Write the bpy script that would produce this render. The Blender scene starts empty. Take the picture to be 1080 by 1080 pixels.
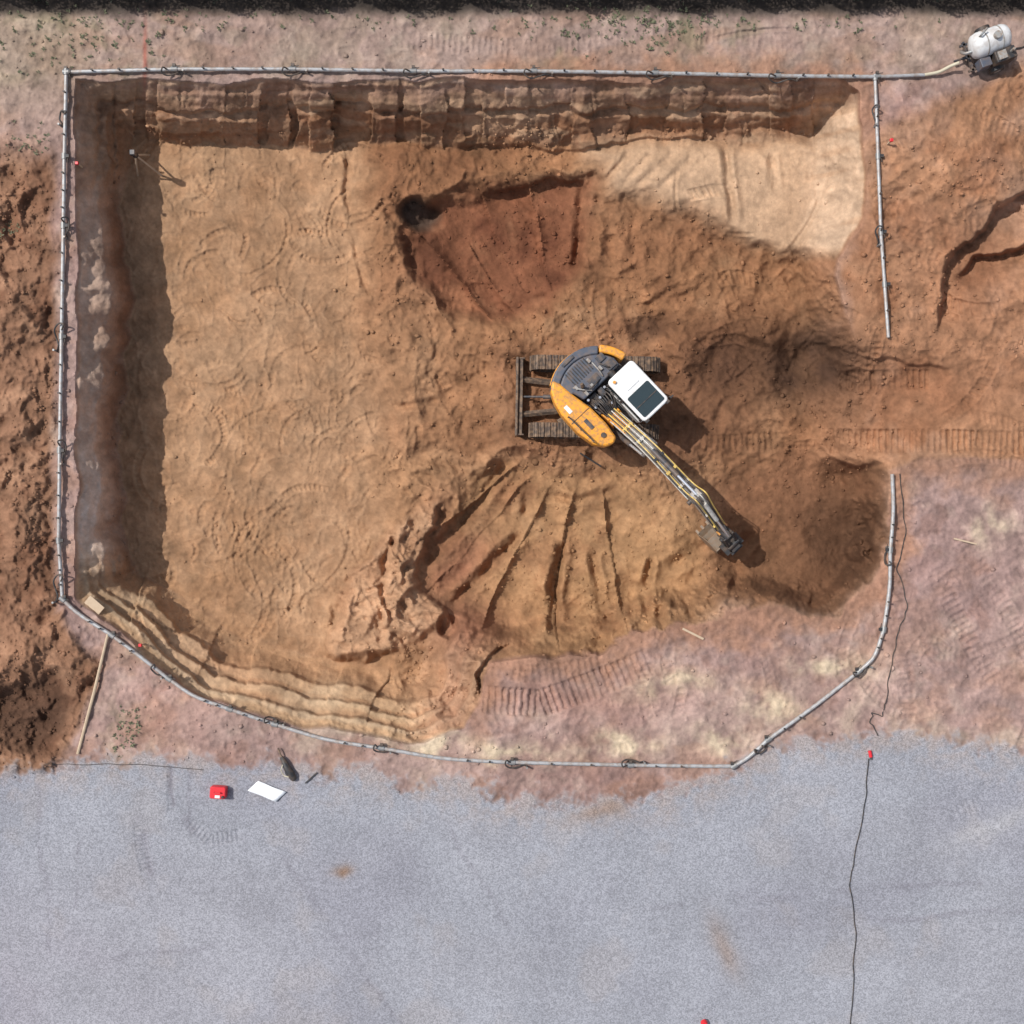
import bpy, math, random
import numpy as np
from mathutils import Vector, Matrix
random.seed(5)
S=34.0/1080; HC=36.0
def P(px,py,z=0.0):
    k=S*(HC-z)/HC
    return Vector(((px-540)*k,(540-py)*k,z))
sc=bpy.context.scene; COL=sc.collection
# ------------------------------------------------------------ noise and distance fields
rng=np.random.RandomState(7)
TAB=rng.rand(256,256).astype(np.float32)
def vn(x,y,seed=0):
    x=np.asarray(x,dtype=np.float32)+seed*17.31; y=np.asarray(y,dtype=np.float32)+seed*31.77
    xf=np.floor(x); yf=np.floor(y); fx=x-xf; fy=y-yf
    xi=xf.astype(np.int64)&255; yi=yf.astype(np.int64)&255; x1=(xi+1)&255; y1=(yi+1)&255
    fx=fx*fx*(3-2*fx); fy=fy*fy*(3-2*fy)
    a=TAB[xi,yi]; b=TAB[x1,yi]; c=TAB[xi,y1]; d=TAB[x1,y1]
    return ((a+(b-a)*fx)*(1-fy)+(c+(d-c)*fx)*fy)*2-1
def fbm(x,y,scale,octs=4,seed=0,gain=.5):
    out=0; amp=1; tot=0; s=1.0/scale
    for i in range(octs):
        a=.6+i*1.1; ca,sa=math.cos(a),math.sin(a)
        out=out+amp*vn((x*ca-y*sa)*s,(x*sa+y*ca)*s,seed+i*3); tot+=amp; amp*=gain; s*=2.03
    return out/tot*1.4
def sst(a,b,x):
    t=np.clip((x-a)/(b-a),0,1); return t*t*(3-2*t)
def lerp(a,b,t): return a+(b-a)*t
G0=-110; GS=2.0; GN=651
gx,gy=np.meshgrid(G0+GS*np.arange(GN),G0+GS*np.arange(GN),indexing='ij')
gx=gx.astype(np.float32); gy=gy.astype(np.float32)
def segd(ax,ay,bx,by):
    dx,dy=bx-ax,by-ay; L=dx*dx+dy*dy+1e-9
    t=np.clip(((gx-ax)*dx+(gy-ay)*dy)/L,0,1)
    return (gx-ax-t*dx)**2+(gy-ay-t*dy)**2,t
def sdpoly(pts):
    d=np.full(gx.shape,1e9,np.float32); ins=np.zeros(gx.shape,bool); n=len(pts)
    for i in range(n):
        ax,ay=pts[i]; bx,by=pts[(i+1)%n]
        q,_=segd(ax,ay,bx,by); d=np.minimum(d,q)
        if ay!=by:
            c=((ay>gy)!=(by>gy))&(gx<(bx-ax)*(gy-ay)/(by-ay)+ax); ins^=c
    d=np.sqrt(d); return np.where(ins,d,-d)
def sdline(pts):
    d=np.full(gx.shape,1e9,np.float32); s=np.zeros(gx.shape,np.float32); sg=np.zeros(gx.shape,np.float32); acc=0
    for (ax,ay),(bx,by) in zip(pts[:-1],pts[1:]):
        q,t=segd(ax,ay,bx,by); L=math.hypot(bx-ax,by-ay)
        m=q<d; d=np.where(m,q,d); s=np.where(m,acc+t*L,s)
        side=np.sign((bx-ax)*(gy-ay)-(by-ay)*(gx-ax)); sg=np.where(m,side,sg); acc+=L
    return np.sqrt(d),s,sg,acc
def samp(g,x,y):
    u=np.clip((x-G0)/GS,0,GN-1.001); v=np.clip((y-G0)/GS,0,GN-1.001)
    ui=u.astype(np.int32); vi=v.astype(np.int32); fu=u-ui; fv=v-vi
    return (g[ui,vi]*(1-fu)+g[ui+1,vi]*fu)*(1-fv)+(g[ui,vi+1]*(1-fu)+g[ui+1,vi+1]*fu)*fv
# ------------------------------------------------------------ terrain grid (reference points carried at their true depth)
STEP=1.15
fine=np.arange(-60,1140+STEP,STEP)
ext=[];e=STEP;c=0
while c<9500: e*=1.32; c+=e; ext.append(c)
ax1=np.concatenate([(-60-np.array(ext))[::-1],fine,fine[-1]+np.array(ext)]).astype(np.float32)
X,Y=np.meshgrid(ax1,ax1,indexing='ij')
Xc=np.clip(X,-100,1180); Yc=np.clip(Y,-100,1180)
w1x=fbm(X,Y,42,4,1)*11; w1y=fbm(X,Y,42,4,9)*11
w2x=fbm(X,Y,120,3,21)*22; w2y=fbm(X,Y,120,3,25)*22
n_s=fbm(X,Y,5,3,31); n_m=fbm(X,Y,16,4,35); n_l=fbm(X,Y,70,4,41)
def reg(pts,soft=8,w=1.0,wl=0.0):
    s=samp(sdpoly(pts),X+w*w1x+wl*w2x,Y+w*w1y+wl*w2y)
    return sst(-soft,soft,s)
def blob(cx,cy,rx,ry,rot=0,w=.6):
    x=X+w*w1x-cx; y=Y+w*w1y-cy; a=math.radians(rot); ca,sa=math.cos(a),math.sin(a)
    u=(x*ca+y*sa)/rx; v=(-x*sa+y*ca)/ry
    return np.exp(-(u*u+v*v))
PIT=[(78,84),(890,84),(908,94),(914,180),(912,230),(885,272),(880,290),(890,330),(905,368),(1400,372),(1400,484),(965,488),(938,497),(938,560),(922,608),(878,648),(805,655),(745,650),(700,668),(640,690),(560,695),(518,702),(508,745),(492,772),(430,785),(380,778),(290,762),(215,738),(160,702),(112,656),(80,632)]
rag=sst(560,640,X)*sst(470,560,Y)*fbm(X,Y,34,5,141)*16
sp=samp(sdpoly(PIT),X+.45*w1x,Y+.45*w1y)+rag
hx=np.floor((X+vn(X/9,Y/30,5)*5+n_m*3)/39).astype(np.int64)&255
hx2=np.floor((X+17+n_m*4)/23).astype(np.int64)&255
hd=np.floor((X*.9+Y*.35+vn(X/9,Y/30,8)*5)/44).astype(np.int64)&255
topz=sst(240,170,Y)*sst(60,120,X)*sst(915,860,X); leftz=sst(240,170,X)*(1-topz)*sst(650,600,Y); botz=sst(560,640,Y)*sst(540,480,X)
inw=sst(6,30,sp)
sp=sp+inw*(topz*((TAB[hx,3]-.5)*12+(TAB[hx2,5]-.5)*5*sst(22,34,sp)+n_m*2)+leftz*(vn(X/80,Y/17,161)*5+n_m*2+vn(X/80,Y/55,163)*7)+botz*((TAB[hd,15]-.5)*5+n_m*1.5))
W=44+0*X
W=lerp(W,68,topz); W=lerp(W,54,leftz); W=lerp(W,80,botz)
W=lerp(W,58,sst(820,870,X)*sst(290,250,Y)); W=lerp(W,48,sst(880,930,X)*sst(350,375,Y)*sst(500,485,Y))
t=np.clip(sp/W,0,1)
on=np.clip(t*12,0,1)
prof=np.interp(t,[0,.1,.38,.52,.88,1],[0,.2,.5,.58,.97,1]).astype(np.float32)
proft=np.interp(t+(.02*n_m+.05*(TAB[hx2,45]-.5))*on,[0,.05,.38,.43,.55,.96,1],[0,.07,.34,.47,.50,.98,1]).astype(np.float32)
tb=t+.05*n_l*on+.012*n_m*on
profb=np.interp(tb,[0,.05,.20,.23,.38,.41,.60,.64,.86,1],[0,.09,.17,.29,.34,.46,.55,.70,.93,1]).astype(np.float32)
profl=np.interp(t+.02*n_m*on,[0,.05,.5,.62,.95,1],[0,.04,.27,.44,.97,1]).astype(np.float32)
prof=lerp(prof,proft,topz); prof=lerp(prof,profb,botz); prof=lerp(prof,profl,leftz)
prof=lerp(prof,np.interp(t,[0,.08,.85,1],[0,.12,.92,1]).astype(np.float32),sst(820,870,X)*sst(110,150,Y)*sst(300,260,Y))
prof=lerp(prof,sst(0,1,t),np.clip(sst(600,700,X)*sst(300,400,Y),0,1))
CEN=[(395,150),(935,150),(935,500),(700,500),(560,488),(430,470),(385,330)]
BENCH=[(618,150),(850,148),(930,90),(930,262),(862,266),(800,264),(755,240),(700,218),(640,204)]
RED=[(426,262),(462,208),(540,192),(622,190),(622,285),(575,335),(520,338),(470,322),(440,300)]
PAD=[(520,365),(725,365),(800,410),(800,480),(600,492),(530,480)]
FAN=[(425,585),(505,492),(560,492),(640,500),(745,545),(745,600),(700,655),(680,670),(560,692),(520,665),(470,655)]
MND=[(372,600),(400,560),(460,535),(440,600),(470,660),(420,680),(375,690),(350,690)]
BOWL=[(760,500),(830,478),(905,478),(938,510),(932,590),(880,640),(800,650),(762,620),(745,560)]
D=3.0+0*X
mCEN=reg(CEN,26,1.6,.6); D=lerp(D,2.5,mCEN)
mBEN=reg(BENCH,15,1.0); D=lerp(D,2.0,mBEN)
mRED=reg(RED,12,1.1); D=lerp(D,2.9,mRED)
mFAN=reg(FAN,12,1.3); mLOW=reg([(395,480),(760,480),(760,640),(700,700),(500,800),(420,800),(395,640)],22,1,.5)
D=lerp(D,2.6,mLOW); D=lerp(D,2.9,mFAN)
mPAD=reg(PAD,16,.8); D=lerp(D,2.3,mPAD)
mMND=reg(MND,5,1.2); D=lerp(D,2.3,mMND)
mBOW=reg(BOWL,24,.8); D=lerp(D,2.8,mBOW)
Dr=np.interp(X,[850,930,1010,1100],[2.0,.9,.25,0]).astype(np.float32)
mR=sst(835,900,X)*sst(265,290,Y)*sst(505,480,Y); D=lerp(D,np.minimum(D,Dr),mR)
# radial bucket swipes: flat troughs with broken ridges, fanning out from the machine
def swipes(mask,cx,cy,period,dep,seed,rr0,rr1):
    x=X-cx+.3*w1x; y=Y-cy+.3*w1y; th=np.degrees(np.arctan2(y,x)); r=np.hypot(X-cx,Y-cy)
    q=th/period+.5*vn(th/19,r/260,seed); k=np.floor(q); f=q-k; kk=(k.astype(np.int64)+seed)&255
    a=TAB[kk,seed&255]; b=TAB[kk,(seed+7)&255]
    ridge=np.abs(2*f-1)**5*sst(-.45,.2,vn(X/44,Y/44,seed+50)+.4*n_m+.5*(b-.5))
    m=mask*sst(rr0-20,rr0+20,r+50*(b-.5))*sst(rr1+18,rr1-10,r+60*(b-.5))
    return -dep*m*((.3+.9*a)-(1.0*ridge)+.45*f)
loose=np.clip(mCEN*.8+mLOW+mBOW*.6-.8*mBEN,0,1)
above=sst(822,806,Y+.4*w1y)
left=sst(64,50,X+.5*w1x)*sst(140,190,Y+w1y)
left=np.maximum(left,reg([(-3000,600),(60,640),(100,700),(96,740),(70,800),(20,812),(-3000,815)],8,1))*above
pitm=sst(0,6,sp)
rightE=reg([(905,150),(960,118),(1060,80),(3000,60),(3000,488),(905,488),(880,285),(905,230)],14,1.2)
Z=-D*prof
rdg=1-np.abs(fbm(X+w1x,Y+w1y,30,4,55)); rdg2=1-np.abs(fbm(X-w1y,Y+w1x,13,4,57))
rdgL=1-np.abs(fbm(X+2*w1x,Y+2*w1y,62,4,59))
smoothz=np.clip(mFAN*.75+mRED*.8+mBOW*.7,0,1)
Z+=pitm*loose*((rdg-.7)*.22*(1-smoothz)+(rdgL-.7)*.42*(1-smoothz)+n_m*.07*(1-.6*smoothz)+(rdg2-.7)*.10*(1-.6*smoothz)+n_s*.024)
Z+=pitm*mMND*((rdg2-.7)*.08+(rdg-.7)*.35+(rdgL-.7)*.4+n_s*.02)
thF=np.degrees(np.arctan2(Y-428,X-622))
Z+=pitm*(swipes(mRED,612,440,12.5,.32,3,150,400)+swipes(mFAN*(1-mPAD),622,428,16,.30,11,95,250)*sst(62,84,thF+.6*w1x))
sw=1-np.abs(vn((X+1.8*w1x+w2x)/13,(Y+1.8*w1y+w2y)/26,61)); sw2=1-np.abs(vn((X-2*w1y+w2y)/8,(Y+2.4*w1x)/15,63))
flo=pitm*np.clip(1-loose,0,1)*sst(.9,1,t)
fl2=flo*(1-.6*mBEN)
Z+=fl2*((sw**6)*.04+(sw2**6)*.03+n_m*.010+n_s*.012)+flo*n_l*.04
wl=pitm*sst(.99,.8,t)*on
Z+=wl*(n_m*.04+n_s*.025+(rdg2-.7)*.05)*(1-.4*botz)*(1-.5*leftz)
Z+=wl*topz*(vn(X/4.5+.03*Y,Y/40,171)*.02+vn(X/9+.1*n_m,Y/60,173)*.04+(rdg-.7)*.08+vn(X/70,Y/5,174)*.05)+wl*leftz*((rdg-.7)*.16+vn(X/60,Y/8,175)*.05+vn(X/60,Y/22,176)*.12)+wl*botz*((rdg2-.7)*.10*sst(.25,.05,t)+vn((X*.35-Y*.9)/3,(X*.9+Y*.35)/50,177)*.012)
outm=1-pitm
Z+=outm*left*((rdg-.6)*.26+(rdgL-.7)*.3+n_m*.12+n_s*.05)
Z+=outm*rightE*((rdg-.7)*.12+(rdgL-.7)*.2+n_m*.04+(rdg2-.7)*.08+n_s*.022)*sst(900,940,X)
GRAV=[(-12000,816),(0,816),(70,806),(150,801),(260,802),(330,812),(420,822),(520,834),(620,842),(700,838),(760,822),(810,800),(850,778),(900,776),(1000,782),(1080,790),(12000,790),(12000,12000),(-12000,12000)]
sg_=samp(sdpoly(GRAV),X+1.1*w1x,Y+.9*w1y)+n_m*9+n_s*8
mG=sst(-11,11,sg_); mGs=sst(-10,52,sg_)
mud=outm*(1-left)*(1-rightE)*(1-mG)
Z+=mud*(n_m*.035+n_s*.024+n_l*.06+(rdg2-.7)*.05)
Z+=mG*(n_s*.006+n_l*.02)
def B(cx,cy,rx,ry,h,rot=0,w=.7):
    global Z
    Z=Z+h*blob(cx,cy,rx,ry,rot,w)
def hole(cx,cy,rx,ry,dep,w=.4,soft=.25,rot=0,pw=2):
    global Z
    x=X+w*w1x-cx; y=Y+w*w1y-cy; a=math.radians(rot); ca,sa=math.cos(a),math.sin(a)
    r=(np.abs((x*ca+y*sa)/rx)**pw+np.abs((-x*sa+y*ca)/ry)**pw)**(1/pw); m=sst(1+soft,1-soft,r); Z=Z-dep*m; return m
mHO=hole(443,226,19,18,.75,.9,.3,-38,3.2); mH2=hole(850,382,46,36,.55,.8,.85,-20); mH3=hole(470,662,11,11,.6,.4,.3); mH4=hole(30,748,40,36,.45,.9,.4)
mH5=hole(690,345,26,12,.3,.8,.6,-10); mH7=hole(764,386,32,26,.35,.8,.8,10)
B(808,396,20,34,.45); B(725,372,22,26,.35); B(790,345,40,18,.35); B(805,440,40,16,.2); B(905,575,50,60,-.35)
B(640,345,70,18,.3); B(800,590,34,28,-.3); B(760,560,28,24,.15); B(715,560,30,18,.35,-30); B(690,270,60,26,.25,20); B(600,310,60,22,.2,10)
B(900,520,30,20,.3); B(430,610,32,44,.35,20); B(75,690,22,30,.4); B(20,690,26,22,.5)
B(25,560,22,40,.4);B(20,260,22,30,-.35);B(12,330,18,22,.5);B(20,430,22,40,.35); B(655,525,40,14,.2,10)
B(430,370,22,50,.12); B(385,250,14,60,.16); B(415,300,12,60,.2,-15); B(455,260,10,40,.2,-15); B(520,355,40,14,.25,20); B(640,620,60,24,.2,20)
B(1010,170,70,60,.45,-20); B(960,330,26,20,-.2); B(540,430,14,70,.15); B(500,700,40,10,.2,30); B(520,770,60,12,.15)
def groove(pts,w,dep,rim=.5,ww=.10):
    global Z
    d,s,sg,L=sdline(pts)
    dd=samp(d,X+ww*w1x,Y+ww*w1y); ss=samp(s,X,Y); ok=((Xc==X)&(Yc==Y))*sst(-1,12,ss)*(sst(L+1,L-12,ss))
    g=-dep*np.exp(-(dd/w)**2)+rim*dep*np.exp(-((dd-2.1*w)/w)**2)
    Z=Z+g*ok*(.75+.7*n_m)
def scarp(pts,w,h,fade=60,ww=.8):
    # ground drops away on the right-hand side of the line of travel and recovers gently
    global Z
    d,s,sg,L=sdline(pts)
    dd=samp(d*sg,X+ww*w1x,Y+ww*w1y); ss=samp(s,X,Y); a=np.abs(samp(d,X,Y))
    e=sst(0,25,ss)*sst(L,L-25,ss)*sst(fade*2.4,fade*1.6,a)
    Z=Z-h*e*sst(-w*.2,w,dd)*np.exp(-(np.maximum(dd,0)/fade)**2)
def treads(pts,hw,pitch,dep,patch=.5):
    global Z
    d,s,sg,L=sdline(pts)
    dd=samp(d,X+.1*w1x,Y+.1*w1y); ss=samp(s,X,Y); e=sst(0,6,ss)*sst(L,L-6,ss)*sst(hw+1.5,hw-1,dd)
    Z=Z-dep*e*(.35+.65*(np.sin(ss*2*math.pi/pitch+.6*n_m)>0))*(1-patch+patch*sst(-.3,.35,vn(X/38,Y/30,201)+.4*n_m))
for g in [([(534,486),(510,520),(480,558),(446,596)],6,.45,.5,.25),([(560,512),(552,548)],4,.28,.5,.2),([(592,570),(584,620),(585,674)],4.5,.5,.5,.15),([(624,578),(630,615),(637,655)],3.5,.3,.5,.15),
          ([(686,585),(681,620),(682,655)],3.5,.28,.5,.2),([(550,560),(515,600),(472,645)],5,.38,.5,.2),
          ([(616,192),(613,240),(608,290)],4.5,.35,.5,.2),([(642,215),(642,280)],5,.12),([(665,225),(672,275)],5,.10),
          ([(764,150),(768,195),(775,238)],3.4,.2),([(665,158),(632,198)],3,.12),([(812,158),(818,205)],3.4,.12),([(735,160),(690,205)],3,.07),([(712,160),(668,200)],3,.06),([(690,158),(650,200)],2.5,.05),
          ([(800,560),(770,590),(790,630)],6,.2,.5,.5),([(368,160),(365,200),(372,240)],3,.10),([(400,215),(430,250),(440,300)],4,.14,.5,.4),([(372,245),(384,300),(402,330)],3,.1),
          ([(372,600),(360,640),(350,690)],4,.25,.5,.4),([(412,560),(398,610),(420,660)],3,.2,.4,.6),([(770,560),(730,585),(700,600)],5,.2,.5,.4),([(404,400),(420,430),(470,420)],3,.08),([(560,520),(600,528),(660,515)],4,.14,.5,.4)]:
    groove(*g)
scarp([(979,352),(984,325),(994,300),(1002,268),(1022,243),(1052,218),(1095,190)],4,.85,34,.8)
scarp([(1004,300),(1022,268),(1050,262),(1095,250)],4,.7,30,.8)
scarp([(470,150),(560,156),(640,150),(700,146),(760,145)],4,.25,25)
scarp([(865,474),(900,486),(940,482)],5,.4,30)
scarp([(915,378),(950,384),(1010,382)],4,.2,22)
scarp([(505,748),(502,715),(515,690),(540,668)],4,.5,22)
scarp([(500,200),(545,193),(580,188),(625,192)],4,.3,22)
treads([(870,464),(1000,466),(1300,470)],12,6.4,.16,.6)
treads([(880,402),(985,400)],10,6.4,.12,.7)
treads([(508,738),(570,742),(625,722),(690,696)],14,7,.12,.5)
treads([(500,700),(560,712),(640,700)],9,7,.05)
treads([(196,866),(222,885),(256,880)],6,5,.07,.5); treads([(146,866),(150,900),(156,922)],6,5,.07,.5); treads([(180,808),(180,860)],3,5,.04)
treads([(985,600),(1030,690),(1050,720)],9,6.5,.06); treads([(1010,560),(1060,640),(1090,700)],8,6.5,.05); treads([(960,720),(1020,650),(1085,600)],8,6.5,.04)
treads([(400,40),(560,52),(740,38),(900,48)],9,6.2,.035,.8)
treads([(720,470),(860,464)],9,6.2,.06,.8); treads([(1000,860),(1080,830)],10,6,.02)
treads([(960,770),(945,640),(960,520)],8,6.4,.035)
rs_=np.random.RandomState(12)
def stamp(cx,cy,Rr,a0,a1,hw,pitch,dep):
    global Z
    R_=Rr+hw+8; i0,i1=np.searchsorted(ax1,[cx-R_,cx+R_]); j0,j1=np.searchsorted(ax1,[cy-R_,cy+R_])
    x=X[i0:i1,j0:j1]+.15*w1x[i0:i1,j0:j1]-cx; y=Y[i0:i1,j0:j1]+.15*w1y[i0:i1,j0:j1]-cy
    r=np.hypot(x,y); a=(np.arctan2(y,x)-a0)%(2*math.pi)
    en=sst(0,.12,a)*sst(a1,a1-.12,a)*(1-.85*mG[i0:i1,j0:j1])
    m=sst(hw+1.5,hw-1,np.abs(r-Rr))*en
    q=np.sin(a*Rr*2*math.pi/pitch+r*.3)
    rim=np.exp(-((np.abs(r-Rr)-hw-1.5)/1.6)**2)*en
    Z[i0:i1,j0:j1]+=-dep*m*(.4+.6*(q>0))*(.5+.5*np.clip(1+n_m[i0:i1,j0:j1]*1.5,0,2))+rim*dep*.5
for _ in range(200):
    stamp(rs_.uniform(165,410),rs_.uniform(160,650),rs_.uniform(10,60),rs_.uniform(0,6.28),rs_.uniform(.6,2.4),rs_.uniform(1.0,3.2),rs_.uniform(4.5,7),rs_.uniform(.015,.05)) 
for _ in range(30): stamp(rs_.uniform(530,900),rs_.uniform(690,780),rs_.uniform(30,90),rs_.uniform(0,6.28),rs_.uniform(.4,1.0),rs_.uniform(4,7),6.4,rs_.uniform(.01,.035))
for _ in range(34): stamp(rs_.uniform(950,1080),rs_.uniform(500,770),rs_.uniform(30,160),rs_.uniform(0,6.28),rs_.uniform(.4,1.0),rs_.uniform(4,8),6.4,rs_.uniform(.015,.045))
for _ in range(22): stamp(rs_.uniform(930,1080),rs_.uniform(90,450),rs_.uniform(30,160),rs_.uniform(0,6.28),rs_.uniform(.4,1.0),rs_.uniform(4,8),6.4,rs_.uniform(.02,.06))
for _ in range(26): stamp(rs_.uniform(660,890),rs_.uniform(280,480),rs_.uniform(30,120),rs_.uniform(0,6.28),rs_.uniform(.4,1.0),rs_.uniform(4,8),6.4,rs_.uniform(.02,.06))
for _ in range(14): stamp(rs_.uniform(420,560),rs_.uniform(340,480),rs_.uniform(30,100),rs_.uniform(0,6.28),rs_.uniform(.4,1.0),rs_.uniform(4,8),6.4,rs_.uniform(.02,.05))
for _ in range(14): stamp(rs_.uniform(640,860),rs_.uniform(150,230),rs_.uniform(60,200),rs_.uniform(0,6.28),rs_.uniform(.3,.7),rs_.uniform(1,2.4),900,rs_.uniform(.03,.06))
Z=np.where((np.abs(X-540)>900)|(np.abs(Y-540)>900),np.clip(Z,-.3,.5),Z).astype(np.float32)
# ------------------------------------------------------------ colours of the ground (dry and damp soils, with some shade painted in)
def c(r,g,b): return np.array([r,g,b],np.float32)/255
C=np.ones(X.shape+(3,),np.float32)*c(176,146,136)
def paint(m,col):
    global C
    C=C+(c(*col)-C)*m[...,None]
pn=sst(-.3,.5,n_l)
paint(pn*.6,(186,158,146)); paint(sst(.1,.7,fbm(X,Y,90,4,71))*.7,(162,128,118)); paint(sst(.2,.8,fbm(X,Y,60,5,73))*.7,(202,178,156)); paint(mud*sst(.15,.7,fbm(X,Y,18,4,74))*.3,(200,176,158)); paint(mud*sst(.2,.7,fbm(X,Y,24,4,70))*.4,(148,112,98)); paint(mud*sst(.1,.6,fbm(X*.6,Y,34,5,69))*.35,(178,134,108))
topm=sst(100,70,Y); paint(topm*.55,(178,154,140)); paint(topm*sst(.0,.6,fbm(X,Y,45,4,75))*.5,(154,130,118)); paint(topm*sst(.1,.6,fbm(X,Y,30,4,76))*.4,(198,178,158)); paint(topm*sst(0,.6,fbm(X*.4,Y,24,4,79))*.4,(170,132,108))
weed=topm*sst(.15,.6,fbm(X,Y,30,4,77))*np.clip(blob(60,60,90,60)+blob(690,30,90,30)+.5*blob(580,40,60,30)+.3,0,1)
weed=np.maximum(weed,.8*sst(.1,.6,fbm(X,Y,14,3,78))*blob(135,770,26,36)); paint(weed*.55,(130,122,94))
paint(sst(120,60,X)*sst(190,60,Y)*.5,(166,148,124))
paint(sst(22,6,Y+.3*w1y),(74,66,60))  # hedge shade along the top edge, painted into the ground colour
paint(left,(154,114,88)); paint(left*sst(0,.6,fbm(X,Y,30,4,81))*.8,(128,90,68)); paint(left*sst(.2,.8,fbm(X,Y,22,4,83))*.6,(180,138,108))
paint(mH4*left*.8,(86,63,50))
RE=np.clip(rightE*outm+pitm*mR,0,1)
def paint_right():
    paint(RE,(176,129,96)); paint(RE*sst(0,.7,fbm(X,Y,50,4,85))*.8,(158,109,78)); paint(RE*sst(.1,.8,fbm(X,Y,34,4,87))*.7,(194,149,118)); paint(RE*blob(1000,400,160,40)*.5,(148,102,74)); paint(RE*blob(1030,290,60,60)*.4,(146,98,72)); paint(RE*sst(0,.6,fbm(X,Y,80,4,86))*sst(300,180,Y)*.4,(178,144,124))
paint(pitm,(181,140,105)); fl=fbm(X,Y,60,5,89)
paint(pitm*sst(0,.7,fl)*.5,(190,152,117)); paint(pitm*sst(0,.7,-fl)*.5,(168,126,90)); paint(flo*np.clip(sw**5,0,1)*.25,(196,160,126)); paint(flo*sst(.1,.6,fbm(X,Y,20,5,90))*.3,(164,121,87))
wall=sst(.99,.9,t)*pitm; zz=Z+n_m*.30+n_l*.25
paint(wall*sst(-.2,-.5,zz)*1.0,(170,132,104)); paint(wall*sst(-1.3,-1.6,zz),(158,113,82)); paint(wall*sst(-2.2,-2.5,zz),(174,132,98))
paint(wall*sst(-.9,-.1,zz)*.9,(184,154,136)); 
paint(wall*topz*sst(-.15,-.35,zz)*sst(-1.0,-.7,zz)*.6,(170,134,114)); paint(wall*topz*sst(.05,.3,vn(X/90,Z*3.5+.2*n_m,181))*.6,(200,164,130)); paint(wall*topz*sst(.1,.5,vn(X/80,Z*6,183))*.4,(140,103,80)); paint(wall*topz*sst(0,.6,fbm(X,Y,26,4,182))*.3,(184,146,116))
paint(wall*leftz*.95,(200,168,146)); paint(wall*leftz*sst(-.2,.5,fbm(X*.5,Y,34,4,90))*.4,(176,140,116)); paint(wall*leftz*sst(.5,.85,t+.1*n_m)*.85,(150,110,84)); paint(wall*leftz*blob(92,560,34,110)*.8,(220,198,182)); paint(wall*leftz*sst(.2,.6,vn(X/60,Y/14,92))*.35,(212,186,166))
paint(wall*topz*(TAB[hx,77]>.6)*.3,(198,162,130)); paint(wall*topz*(TAB[hx,97]>.7)*.3,(148,110,86))
bst=wall*botz
paint(bst,(200,162,124)); paint(bst*sst(.10,.02,np.abs(tb-.20))*.5,(226,200,166)); paint(bst*sst(.06,.01,np.abs(tb-.24))*.6,(164,122,88)); paint(bst*sst(.05,.01,np.abs(tb-.42))*.5,(160,116,82)); paint(bst*sst(.07,.02,np.abs(tb-.36))*.4,(220,190,152)); paint(bst*sst(.1,.5,fbm(X*.6,Y,30,4,187))*.4,(216,188,154)); paint(bst*np.clip(blob(230,700,80,22,25),0,1)*.4,(188,138,104)); paint(bst*sst(410,480,X)*.8,(178,134,106)); paint(bst*sst(.55,.7,tb)*.5,(168,122,86))
m=pitm*mCEN*(1-wall*topz); paint(m,(158,113,79)); paint(m*sst(-.1,.7,fbm(X,Y,40,5,97))*.7,(178,136,100)); paint(m*sst(0,.8,fbm(X,Y,55,4,99))*.7,(138,95,67)); paint(m*sst(.1,.7,fbm(X,Y,110,4,98))*.45,(128,86,60))
paint(pitm*blob(430,380,60,120)*.5,(180,137,102))
paint(pitm*mLOW*(1-botz*wall),(173,130,94)) 
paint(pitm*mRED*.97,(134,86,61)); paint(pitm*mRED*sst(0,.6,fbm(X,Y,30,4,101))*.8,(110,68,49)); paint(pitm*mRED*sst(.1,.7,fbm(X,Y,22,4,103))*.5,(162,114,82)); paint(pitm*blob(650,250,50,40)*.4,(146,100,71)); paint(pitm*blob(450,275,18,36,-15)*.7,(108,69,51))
paint(pitm*mBEN,(201,164,130)); paint(pitm*mBEN*sst(0,.7,fbm(X,Y,46,5,105))*.6,(186,147,114))
bank=pitm*sst(830,870,X)*sst(280,255,Y)*sst(100,125,Y); paint(bank*sst(.02,.12,t)*.85,(210,178,148)); paint(bank*sst(0,.5,vn(X/50+Y/300,Y/7+X/30,106))*.45,(188,148,114))
paint(pitm*blob(760,190,120,34)*.4,(208,173,140))
paint(pitm*mFAN,(175,132,93)); paint(pitm*mFAN*sst(0,.7,fbm(X,Y,34,4,107))*.7,(152,108,76)); paint(pitm*mFAN*sst(.1,.7,fbm(X,Y,26,4,104))*.4,(190,148,108)); paint(pitm*np.clip(blob(480,600,46,26,-45)+blob(490,660,46,26)+blob(450,560,20,40,30)*.6,0,1)*.8,(154,103,78))
paint(pitm*mMND*(1-sst(0,.5,fbm(X,Y,30,4,108))*.4),(196,152,116)); paint(pitm*mMND*sst(0,.7,fbm(X,Y,36,4,109))*.6,(176,130,96)); paint(pitm*blob(430,655,40,30)*.4,(202,160,126))
paint(pitm*mPAD*.7,(148,105,76))
paint(pitm*mBOW,(142,100,72))
paint_right()
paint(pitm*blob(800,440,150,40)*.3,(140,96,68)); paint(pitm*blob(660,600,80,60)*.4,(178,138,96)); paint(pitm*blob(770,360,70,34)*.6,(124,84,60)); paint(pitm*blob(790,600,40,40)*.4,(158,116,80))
dk=.85+.3*n_m
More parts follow.
